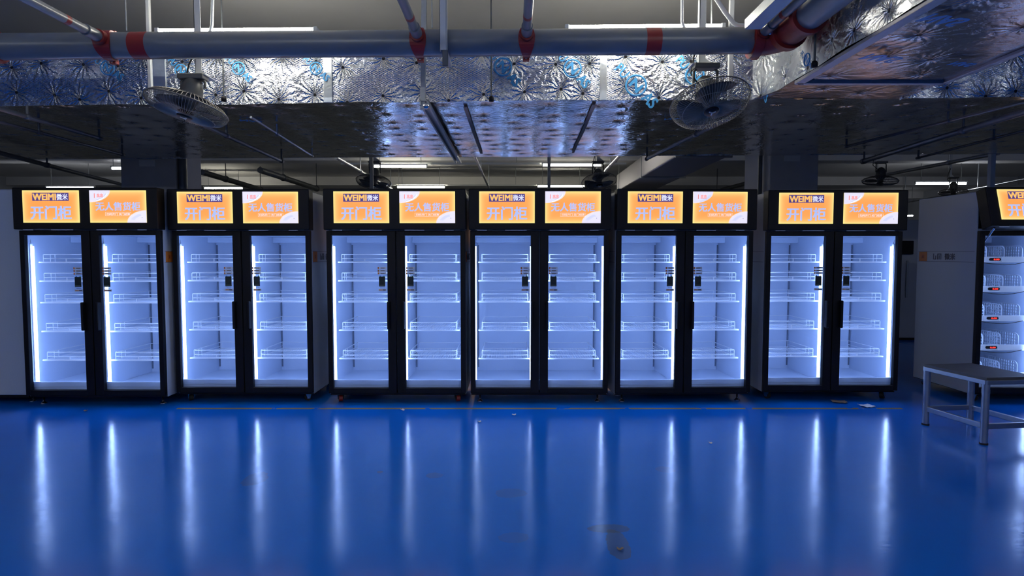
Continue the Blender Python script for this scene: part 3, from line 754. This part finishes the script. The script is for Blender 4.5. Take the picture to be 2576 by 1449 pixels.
def branch(px, pw, label):
    x = fx(px, PD - .08); z = pipe_z(x)
    t = thing('branch_pipe', label, 'pipe', (x, PD, z))
    n = 20; vs = []
    # red saddle: a tapering band around the main with bolt lugs above and below
    for i in range(n + 1):
        a = R(-118) + R(236) * i / n; wd_ = .026 + .030 * math.cos(a) ** 2 if abs(a) < R(90) else .026
        for s in (-1, 1):
            for rr in (PR * 1.005, PR * 1.14): vs.append((s * wd_, -rr * math.cos(a), rr * math.sin(a)))
    fs = []
    for i in range(n):
        o = i * 4; q = o + 4
        fs += [(o, o + 1, q + 1, q), (o + 1, o + 3, q + 3, q + 1), (o + 3, o + 2, q + 2, q + 3), (o + 2, o, q, q + 2)]
    b = MB().add(vs, fs, M['red'], False)
    for a in (-112, 112):
        b.box(-.022, .022, -.022, .022, -.014, .014, M['red'], .004, Matrix.Translation((0, -PR * 1.2 * math.cos(R(a)), PR * 1.22 * math.sin(R(a)))))
        b.tube([(0, -PR * 1.2 * math.cos(R(a)) - .03, PR * 1.22 * math.sin(R(a)) ), (0, -PR * 1.2 * math.cos(R(a)) - .018, PR * 1.22 * math.sin(R(a)))], .010, M['chrome'], 8)
    zz = .022
    b.tube([(0, -PR * .9, zz), (0, -PR - .045, zz)], .048, M['red'], 20)
    b.build('red_clamp', t)
    MB().tube([(0, -PR, zz), (0, -PR - .16, zz)], .037, M['pipe'], 18).build('sleeve', t)
    MB().tube([(0, -PR - .15, zz), (0, -2.7, zz)], .029, M['pipe'], 18).build('pipe_run', t)
    MB().tube([(0, -.40, zz), (0, -.44, zz)], .0297, M['red'], 18).build('red_band', t)
branch(278, 0, 'slim branch pipe with red clamp leaving the fire main at left')
branch(1056, 0, 'slim branch pipe with red clamp beside the central channel post')
branch(1324, 0, 'slim branch pipe with red clamp nearest the picture centre')
branch(1905, 0, 'slim branch pipe with red clamp next to the red elbow')
# pipe hanger channel in front of the main
p = W(1118, 128, 4.16)
t = thing('channel_post', 'grey U-channel hanger post crossing in front of the fire main', 'post', (p.x, 4.16, p.z))
MB().box(-.030, .012, -.02, -.014, 0, CEIL - p.z, M['whitepaint'], .002).box(.012, .020, -.02, .022, 0, CEIL - p.z, M['chan'], .002).box(-.030, -.024, -.02, .022, 0, CEIL - p.z, M['chan'], .002).build('channel', t)
MB().box(-.012, .026, -.02, .24, -.035, -.004, M['chan'], .004).box(-.012, .026, -.024, -.004, -.105, -.0, M['darkpipe'], .004).build('cradle', t)
# light coloured channel running alongside the elbow pipe
p = W(1900, 78, 4.1)
t = thing('cable_channel', 'pale galvanised channel running along beside the red elbow', 'channel', (p.x - .01, 4.12, p.z + .02))
MB().box(-.05, .05, -2.6, 0, -.003, .003, M['whitepaint'], .001).box(.047, .053, -2.6, 0, -.003, .06, M['chan'], .001).box(-.053, -.047, -2.6, 0, -.003, .06, M['chan'], .001).build('tray', t)
MB().tube([(0, -.5, 0), (0, -.5, CEIL - p.z - .02)], .008, M['chan'], 8).build('hanger', t)

# ------------------------------------------------------------------ strip lights
def g_tube_light(mat, L=1.2):
    def fn(): return MB().tube([(-L / 2, 0, 0), (L / 2, 0, 0)], .016, mat, 12)
    return fn
def strip(px0, px1, py, D, label, mat='far_tube', batten=True, group='far ceiling tube lights', L=None, yaw=0, rail=True, drop=None):
    a, c = W(px0, py, D), W(px1, py, D); L = L or abs(c.x - a.x); x = (a.x + c.x) / 2
    t = thing('tube_light', label, 'lamp', (x, D, a.z), (0, 0, R(yaw)), group)
    MB().tube([(-L / 2, 0, 0), (L / 2, 0, 0)], .019 if D > 6 else .015, M[mat], 12).build('tube', t)
    MB().box(-L / 2 - .03, L / 2 + .03, -.022, .022, .030, .060, M['whitepaint'], .004).build('batten', t)
    for s in (-1, 1): MB().box(s * (L / 2 + .012) - .012, s * (L / 2 + .012) + .012, -.016, .016, -.016, .034, M['whitepaint'], .003).build('end_cap', t)
    if rail:
        for s in (-.4, .4): MB().tube([(s * L, 0, .06), (s * L, 0, CEIL - a.z)], .007, M['chan'], 8).build('hanger', t)
    return t
TD = 4.66
tz1, tz2 = W(600, 76, TD), W(1610, 67, TD)
tsl = (tz2.z - tz1.z) / (tz2.x - tz1.x); tz = tz1.z - tsl * tz1.x
tr = thing('cable_trunking', 'long slim trunking carrying the two near tube lights behind the fire main', 'trunking', (0, TD + .075, tz), (0, -math.atan(tsl), 0))
MB().box(-6.5, 1.62, -.012, .012, -.012, .012, M['whitepaint'], .003).build('trunk', tr)
for x in (-4.2, -2.9, -.6, 1.5): MB().tube([(x, 0, .03), (x, 0, CEIL - tz - tsl * x)], .006, M['chan'], 8).build('hanger', tr)
for px0, px1, lab in ((400, 790, 'bright tube light behind the fire main at left, lighting the foil'), (1430, 1815, 'bright tube light behind the fire main at right, lighting the foil')):
    a, c = W(px0, 79, TD), W(px1, 77, TD); L = c.x - a.x
    t = thing('tube_light', lab, 'lamp', ((a.x + c.x) / 2, TD, tz + tsl * (a.x + c.x) / 2), (0, -math.atan(tsl), 0), 'near tube lights')
    MB().tube([(-L / 2, 0, 0), (L / 2, 0, 0)], .015, M['tube'], 12).build('tube', t)
    for s in (-1, 1): MB().box(s * (L / 2 + .012) - .014, s * (L / 2 + .012) + .014, -.018, .064, -.018, .018, M['whitepaint'], .003).build('end_cap', t)
for a in ((942, 1072, 419, 13.0, 'upper left tube light of the middle four above the third fridge', 'far_tube'),
          (1366, 1512, 416, 13.0, 'upper right tube light of the middle four above the fourth fridge', 'far_tube'),
          (1000, 1118, 471, 16.4, 'lower left tube light of the middle four, just above the third fridge', 'far_tube'),
          (1353, 1470, 469, 16.4, 'lower right tube light of the middle four, just above the fourth fridge', 'far_tube'),
          (515, 610, 474, 17.0, 'tube light just above the second fridge', 'far_tube'),
          (2304, 2430, 462, 14.6, 'cool white tube light above the right cabinet', 'cool_tube'),
          (282, 312, 424, 13.5, 'short bright lamp at the left of the left column', 'cool_tube'),
          (118, 236, 473, 15.0, 'thin tube light skimming the top of the first fridge', 'cool_tube'),
          (2268, 2296, 543, 21.0, 'small distant lamp in the gap right of the sixth fridge', 'cool_tube')):
    strip(a[0], a[1], a[2], a[3], a[4], a[5])
M['hall_tube'] = emit('tube_hall_white', (.90, .95, 1.0), HALL_TUBE_POWER)
for y in (-.9, -6.2):
    for x in (-7.5, -2.5, 2.5, 7.5):
        t = thing('tube_light', 'ceiling tube light of the open hall on the near side of the fridges', 'lamp', (x, y, CEIL - .09), (0, 0, 0), 'hall tube lights')
        MB().tube([(-.6, 0, 0), (.6, 0, 0)], .016, M['hall_tube'], 12).build('tube', t)
        MB().box(-.63, .63, -.022, .022, .025, .09, M['whitepaint'], .004).build('batten', t)
# far trunking line
for y, z in ((13.06, W(1000, 411, 13.06).z), (16.46, W(1000, 466, 16.46).z)):
    o = thing('cable_trunking', 'slim far trunking carrying the %s middle tubes' % ('upper' if y < 15 else 'lower'), 'trunking', (0, y, z))
    MB().box(-3.6, 2.4, .0, .04, -.02, .02, M['whitepaint'], .003).build('trunk', o)
    for x in (-3, .1, 2.2): MB().tube([(x, .02, .02), (x, .02, CEIL - z)], .007, M['chan'], 8).build('hanger', o)

# ------------------------------------------------------------------ fans
RG = .275
def g_cage_front():
    b = MB(); w = M['fanwire']; n = 84
    for i in range(n):
        t = 2 * math.pi * i / n; c, s = math.cos(t), math.sin(t)
        pts = [(c * r, s * r, z) for r, z in ((.055, -.060), (.12, -.062), (.20, -.055), (.25, -.038), (RG - .004, -.012), (RG, .012))]
        b.tube(pts, .0020, w, 4, caps=False)
    for r, z in ((RG, .012), (.20, -.055), (.055, -.060)):
        b.tube([(r * math.cos(2 * math.pi * i / 48), r * math.sin(2 * math.pi * i / 48), z) for i in range(48)], .0045 if r == RG else .002, w, 6, True)
    return b
def g_cage_rear():
    b = MB(); w = M['fanwire']; n = 60
    for i in range(n):
        t = 2 * math.pi * i / n; c, s = math.cos(t), math.sin(t)
        b.tube([(c * r, s * r, z) for r, z in ((.075, .085), (.16, .075), (.24, .045), (RG, .014))], .0020, w, 4, caps=False)
    for r, z in ((.16, .075), (.075, .085)):
        b.tube([(r * math.cos(2 * math.pi * i / 40), r * math.sin(2 * math.pi * i / 40), z) for i in range(40)], .002, w, 6, True)
    return b
def g_blade():
    vs = []; fs = []; n = 8
    for i in range(n + 1):
        r = .05 + .18 * i / n; wdt = R(34 + 52 * math.sin(math.pi * min(1, .15 + .6 * i / n))); sweep = R(14) * i / n
        for k in range(5):
            a = sweep + wdt * (k / 4 - .5); vs.append((r * math.cos(a), r * math.sin(a), .008 + .03 * (k / 4 - .5)))
    for i in range(n):
        for k in range(4): fs.append((i * 5 + k, i * 5 + k + 1, (i + 1) * 5 + k + 1, (i + 1) * 5 + k))
    return MB().add(vs, fs, M['fanblade'], True)
def g_hub(): return MB().lathe([(.052, -.030), (.052, -.066), (.046, -.072), (.001, -.074)], M['black'], 24)
def g_hub_mark():
    b = MB()
    for a in (90, 210, 330): b.tube([(0, 0, -.076), (.026 * math.cos(R(a)), .026 * math.sin(R(a)), -.075)], .005, M['whitepaint'], 6)
    return b
def g_motor(): return MB().lathe([(.040, -.03), (.050, .03), (.075, .06), (.078, .10), (.074, .15), (.055, .205), (.030, .228), (.002, .236)], M['fan'], 28)
def g_ring(): return MB().lathe([(.070, .078), (.092, .082), (.092, .092), (.070, .098)], M['fan'], 24)
def fan(label, C, axis_rot, post_x, post_y, foot_z, group, size=1.0):
    """C: centre of the guard; head turned by axis_rot; post from the ceiling"""
    t = thing('hanging_fan', label, 'fan', C, (0, 0, 0), group)
    E = Euler(axis_rot)
    head = link('fan_head', cached('motor', g_motor), t, (0, 0, 0), axis_rot); head.scale = (size,) * 3
    for nm, fn in (('front_guard', g_cage_front), ('rear_guard', g_cage_rear), ('hub_cap', g_hub), ('hub_mark', g_hub_mark), ('mount_ring', g_ring)):
        link(nm, cached(nm, fn), head)
    for k in range(3):
        bl_ = link('blade', cached('blade', g_blade), head, (0, 0, 0), (0, 0, R(120 * k + 20))); bl_.modifiers.new('thickness', 'SOLIDIFY').thickness = .003
    top = E.to_matrix() @ Vector((0, 0, .17 * size)); fz = foot_z - C[2]
    a = Vector((post_x - C[0], post_y - C[1], fz))
    b = MB()
    for s in (-1, 1):
        b.tube([top + Vector((s * .085 * size, 0, -.02)), Vector((s * .085 * size + top.x, top.y, fz - .05)), Vector((top.x + s * .05, top.y, fz - .012))], .010, M['fan'], 8)
    b.box(top.x - .09, top.x + .09, top.y - .05, top.y + .05, fz - .035, fz + .002, M['fan'], .006)
    b.build('yoke', t)
    b = MB(); w = M['whitepaint']
    h = CEIL - foot_z
    b.box(a.x - .024, a.x + .024, a.y - .003, a.y + .003, fz, fz + h, w, .001).box(a.x - .024, a.x - .018, a.y - .003, a.y + .042, fz, fz + h, w, .001)
    b.box(min(a.x, top.x) - .10, max(a.x, top.x) + .10, min(a.y, top.y) - .03, max(a.y, top.y) + .03, fz - .004, fz + .004, w, .001)
    b.prism([(a.x - .02, fz + .004), (a.x + .10, fz + .004), (a.x - .02, fz + .10)], a.y - .004, a.y, w)
    for k in range(5):
        z = fz + .14 + k * .22
        b.box(a.x + .022, a.x + .062, a.y - .004, a.y, z - .05, z + .05, w, .001) if k >= 3 else None
        for zz in (z - .03, z + .03): b.tube([(a.x + .042, a.y - .009, zz), (a.x + .042, a.y - .004, zz)], .008, M['darkpipe'], 8) if k >= 3 else None
    b.build('mounting_post', t)
    MB().tube([(a.x - .01, a.y - .01, fz + .2), (a.x - .06, a.y - .02, fz + .1), (a.x - .09, a.y - .03, fz - .05), (a.x - .06, top.y - .06, fz - .16), top + Vector((-.06, -.04, 0))], .006, M['black_rubber'], 6).build('cord', t)
    return t
C = W(1786, 262, 4.42); q = W(1766, 170, 4.56)
fan('wall fan hung at right in front of the duct, guard tipped towards the viewer', C, (R(-24), R(-5), 0), q.x, 4.56, q.z, 'fans hung before the duct')
C = W(470, 272, 4.45); q = W(500, 200, 4.58)
fan('wall fan hung at left in front of the duct, seen almost edge-on', C, (R(-8), R(13), 0), q.x, 4.58, q.z, 'fans hung before the duct')
for px, py, D, rot, lab in ((940, 458, 9.8, (R(-14), R(4), 0), 'distant dark fan behind the third fridge, left of the tubes'), (1507, 458, 9.8, (R(-22), R(-4), 0), 'distant dark fan above the fourth fridge right corner'),
                            (2214, 456, 10.5, (R(2), R(2), 0), 'distant pale fan lying flat above the sixth fridge'), (2398, 484, 13.5, (R(0), 0, 0), 'small far fan peeping over the right cabinet top')):
    C = W(px, py, D); fan(lab, C, rot, C.x, D + .1, C.z + .33, 'far ceiling fans', 1.0)

# white posts in front of the duct, conduits, hanger posts
def post(px, py0, py1, D, w, label, mat='whitepaint', name='hanger_post', d=.03):
    B = W(px, py1, D); t = thing(name, label, 'post', (B.x, D, B.z))
    MB().box(-w / 2, w / 2, -d / 2, d / 2, 0, CEIL - B.z, M[mat], .003).build('bar', t)
    MB().box(-w / 2 - .02, w / 2 + .02, -d / 2 - .02, d / 2 + .02, CEIL - B.z - .01, CEIL - B.z, M[mat]).build('top_plate', t)
post(380, 140, 258, 4.80, .026, 'white flat post left of the left fan in front of the duct')
post(1836, 138, 252, 4.72, .034, 'white flat post right of the right fan in front of the duct')
post(1381, 390, 480, 9.0, .045, 'thin grey hanger post crossing the right middle tubes', 'chan')
post(935, 392, 480, 9.3, .05, 'thin grey hanger post beside the left far fan', 'chan')
post(2492, 385, 480, 8.2, .062, 'grey hanger post rising behind the tilted sign box', 'whitepaint', d=.06)
def conduit(pts, label, r=.014):
    P = [W(*q) for q in pts]; o = P[0]
    t = MB().tube([p - o for p in P], r, M['whitepaint'], 10).build('conduit', None, o); tag(t, label, 'conduit')
conduit([(537, -130, 4.62), (535, 0, 4.62), (533, 64, 4.62), (528, 80, 4.64)], 'thin white conduit dropping to the left near tube light', .011)
conduit([(1717, -130, 4.62), (1716, 0, 4.62), (1716, 56, 4.62), (1722, 72, 4.64)], 'thin white conduit dropping to the right near tube light', .011)
conduit([(1725, -130, 4.5), (1804, 0, 4.5), (1822, 28, 4.5), (1845, 58, 4.5), (1856, 64, 4.5), (1885, 66, 4.5)], 'bent white conduit beside the right fan post', .016)

# ------------------------------------------------------------------ columns and things behind
def column(px0, px1, D, depth, label, i):
    xa, xb = fx(px0, D), fx(px1, D)
    o = MB().box(xa, xb, D, D + depth, 0, CEIL, M['concrete'], .012).build('concrete_column' if i == 0 else 'concrete_column.%03d' % i); tag(o, label, 'column'); o['kind'] = 'structure'
column(312, 450, 8.3, .68, 'square painted column behind the first two fridges', 0)
column(1932, 2052, 8.3, .92, 'square painted column behind the fifth and sixth fridges', 1)
def downpipe(px, D, r, label):
    x = fx(px, D); t = thing('downpipe', label, 'pipe', (x, D, 0))
    MB().tube([(0, 0, 0), (0, 0, CEIL)], r, M['darkpipe'], 14).build('pipe_run', t)
    for z in (.6, 1.8, 3.0): MB().lathe([(r * 1.25, -.03), (r * 1.25, .03)], M['darkpipe'], 14, Matrix.Translation((0, 0, z))).build('bracket', t)
downpipe(467, 8.36, .055, 'dark vertical pipe in front of the left column')
downpipe(1907, 8.52, .028, 'thin vertical pipe in front of the right column')
for px0, px1, py0, py1, lab in ((350, 390, 402, 419, 'small blank plate on the left column'), (1972, 2013, 391, 406, 'small blank plate on the right column')):
    a, c = W(px0, py0, 8.29), W(px1, py1, 8.29)
    o = MB().box(0, c.x - a.x, -.008, .006, c.z - a.z, 0, M['whitepaint'], .002).build('wall_plate', None, (a.x, 8.292, a.z)); tag(o, lab, 'plate')
# pale switch cabinet in the gap beside the sixth fridge
t = thing('switch_cabinet', 'pale tall cabinet with dark box in the gap right of the sixth fridge', 'cabinet', (6.45, 10.0, 0))
MB().box(-.55, .42, 0, .5, .04, 1.96, M['wall'], .01).build('body', t); MB().box(-.54, .41, .01, .49, 0, .04, M['black']).build('plinth', t)
MB().box(-.20, .02, -.06, 0, 1.40, 1.62, M['black'], .008).build('lock_box', t); MB().box(-.06, -.03, -.03, 0, .7, 1.3, M['chan'], .006).build('handle', t)

# ------------------------------------------------------------------ steel bench at right
bn = thing('steel_bench', 'low worn stainless steel bench at the lower right edge', 'bench', (3.62, 4.75, 0))
cor = {'a': Vector((-.235, .265)), 'c': Vector((.19, .315)), 'b': Vector((-.150, -.29)), 'd': Vector((.275, -.24))}
MB().prism([(cor[k].x, cor[k].y) for k in 'acdb'], .478, .500, M['benchtop'], 'xy').build('seat', bn)
b = MB()
ks = 'acdb'
for i in range(4):
    p0, p1 = cor[ks[i]], cor[ks[(i + 1) % 4]]; d = (p1 - p0); L = d.length; ang = math.atan2(d.y, d.x)
    b.box(0, L, -.012, .012, -.016, .016, M['steel'], .003, Matrix.Translation((p0.x, p0.y, .464)) @ Matrix.Rotation(ang, 4, 'Z'))
b.build('apron', bn)
ctr = (cor['a'] + cor['d']) / 2
for k in 'acbd':
    p = cor[k].lerp(ctr, .06)
    MB().tube([(p.x, p.y, .012), (p.x, p.y, .478)], .0255, M['steel'], 16).tube([(p.x, p.y, 0), (p.x, p.y, .014)], .028, M['black_rubber'], 14).tube([(p.x, p.y, .38), (p.x, p.y, .41)], .027, M['steel'], 16).build('leg', bn)
for i in range(4):
    p0, p1 = cor[ks[i]].lerp(ctr, .06), cor[ks[(i + 1) % 4]].lerp(ctr, .06); d = (p1 - p0); ang = math.atan2(d.y, d.x)
    MB().box(0, d.length, -.010, .010, -.020, .020, M['steel'], .003, Matrix.Translation((p0.x, p0.y, .135)) @ Matrix.Rotation(ang, 4, 'Z')).build('stretcher', bn)

# ------------------------------------------------------------------ litter on the floor
def scrap(px, py, sx, sy, a, mat, label, cat='paper'):
    D = CAM_Z * F_PX / (py - HZ); n = 5; vs = []; fs = []
    for j in range(n + 1):
        for i in range(n + 1):
            u, v = i / n - .5, j / n - .5
            vs.append((u * sx, v * sy, .003 + .014 * abs(noise.noise(Vector((u * 3 + px, v * 3, py)))) + .012 * abs(u)))
    for j in range(n):
        for i in range(n): fs.append((j * (n + 1) + i, j * (n + 1) + i + 1, (j + 1) * (n + 1) + i + 1, (j + 1) * (n + 1) + i))
    o = MB().add(vs, fs, M[mat], True).build('paper_scrap', None, (fx(px, D), D, 0), (0, 0, R(a))); tag(o, label, cat)
    o.modifiers.new('thickness', 'SOLIDIFY').thickness = .0015
scrap(2190, 1027, .11, .10, 10, 'paper', 'white paper scrap on the floor under the sixth fridge')
scrap(2120, 1016, .13, .10, -12, 'kraft', 'brownish paper scrap left of the white one, under the sixth fridge')
scrap(1009, 1037, .025, .05, 30, 'paper', 'tiny white scrap in front of the third fridge')
scrap(1293, 1050, .035, .03, 0, 'paper', 'tiny white scrap in front of the fourth fridge')
scrap(1205, 1067, .025, .03, 20, 'paper', 'tiny pale scrap between the third and fourth fridge reflections')
scrap(202, 1040, .02, .03, 0, 'kraft', 'tiny crumb of paper in front of the first fridge')
scrap(1795, 1123, .02, .03, 0, 'paper', 'tiny pale fleck on the open floor before the fifth fridge')
scrap(1567, 1402, .030, .016, 0, 'kraft', 'small ochre chip lying in the worn floor patch')
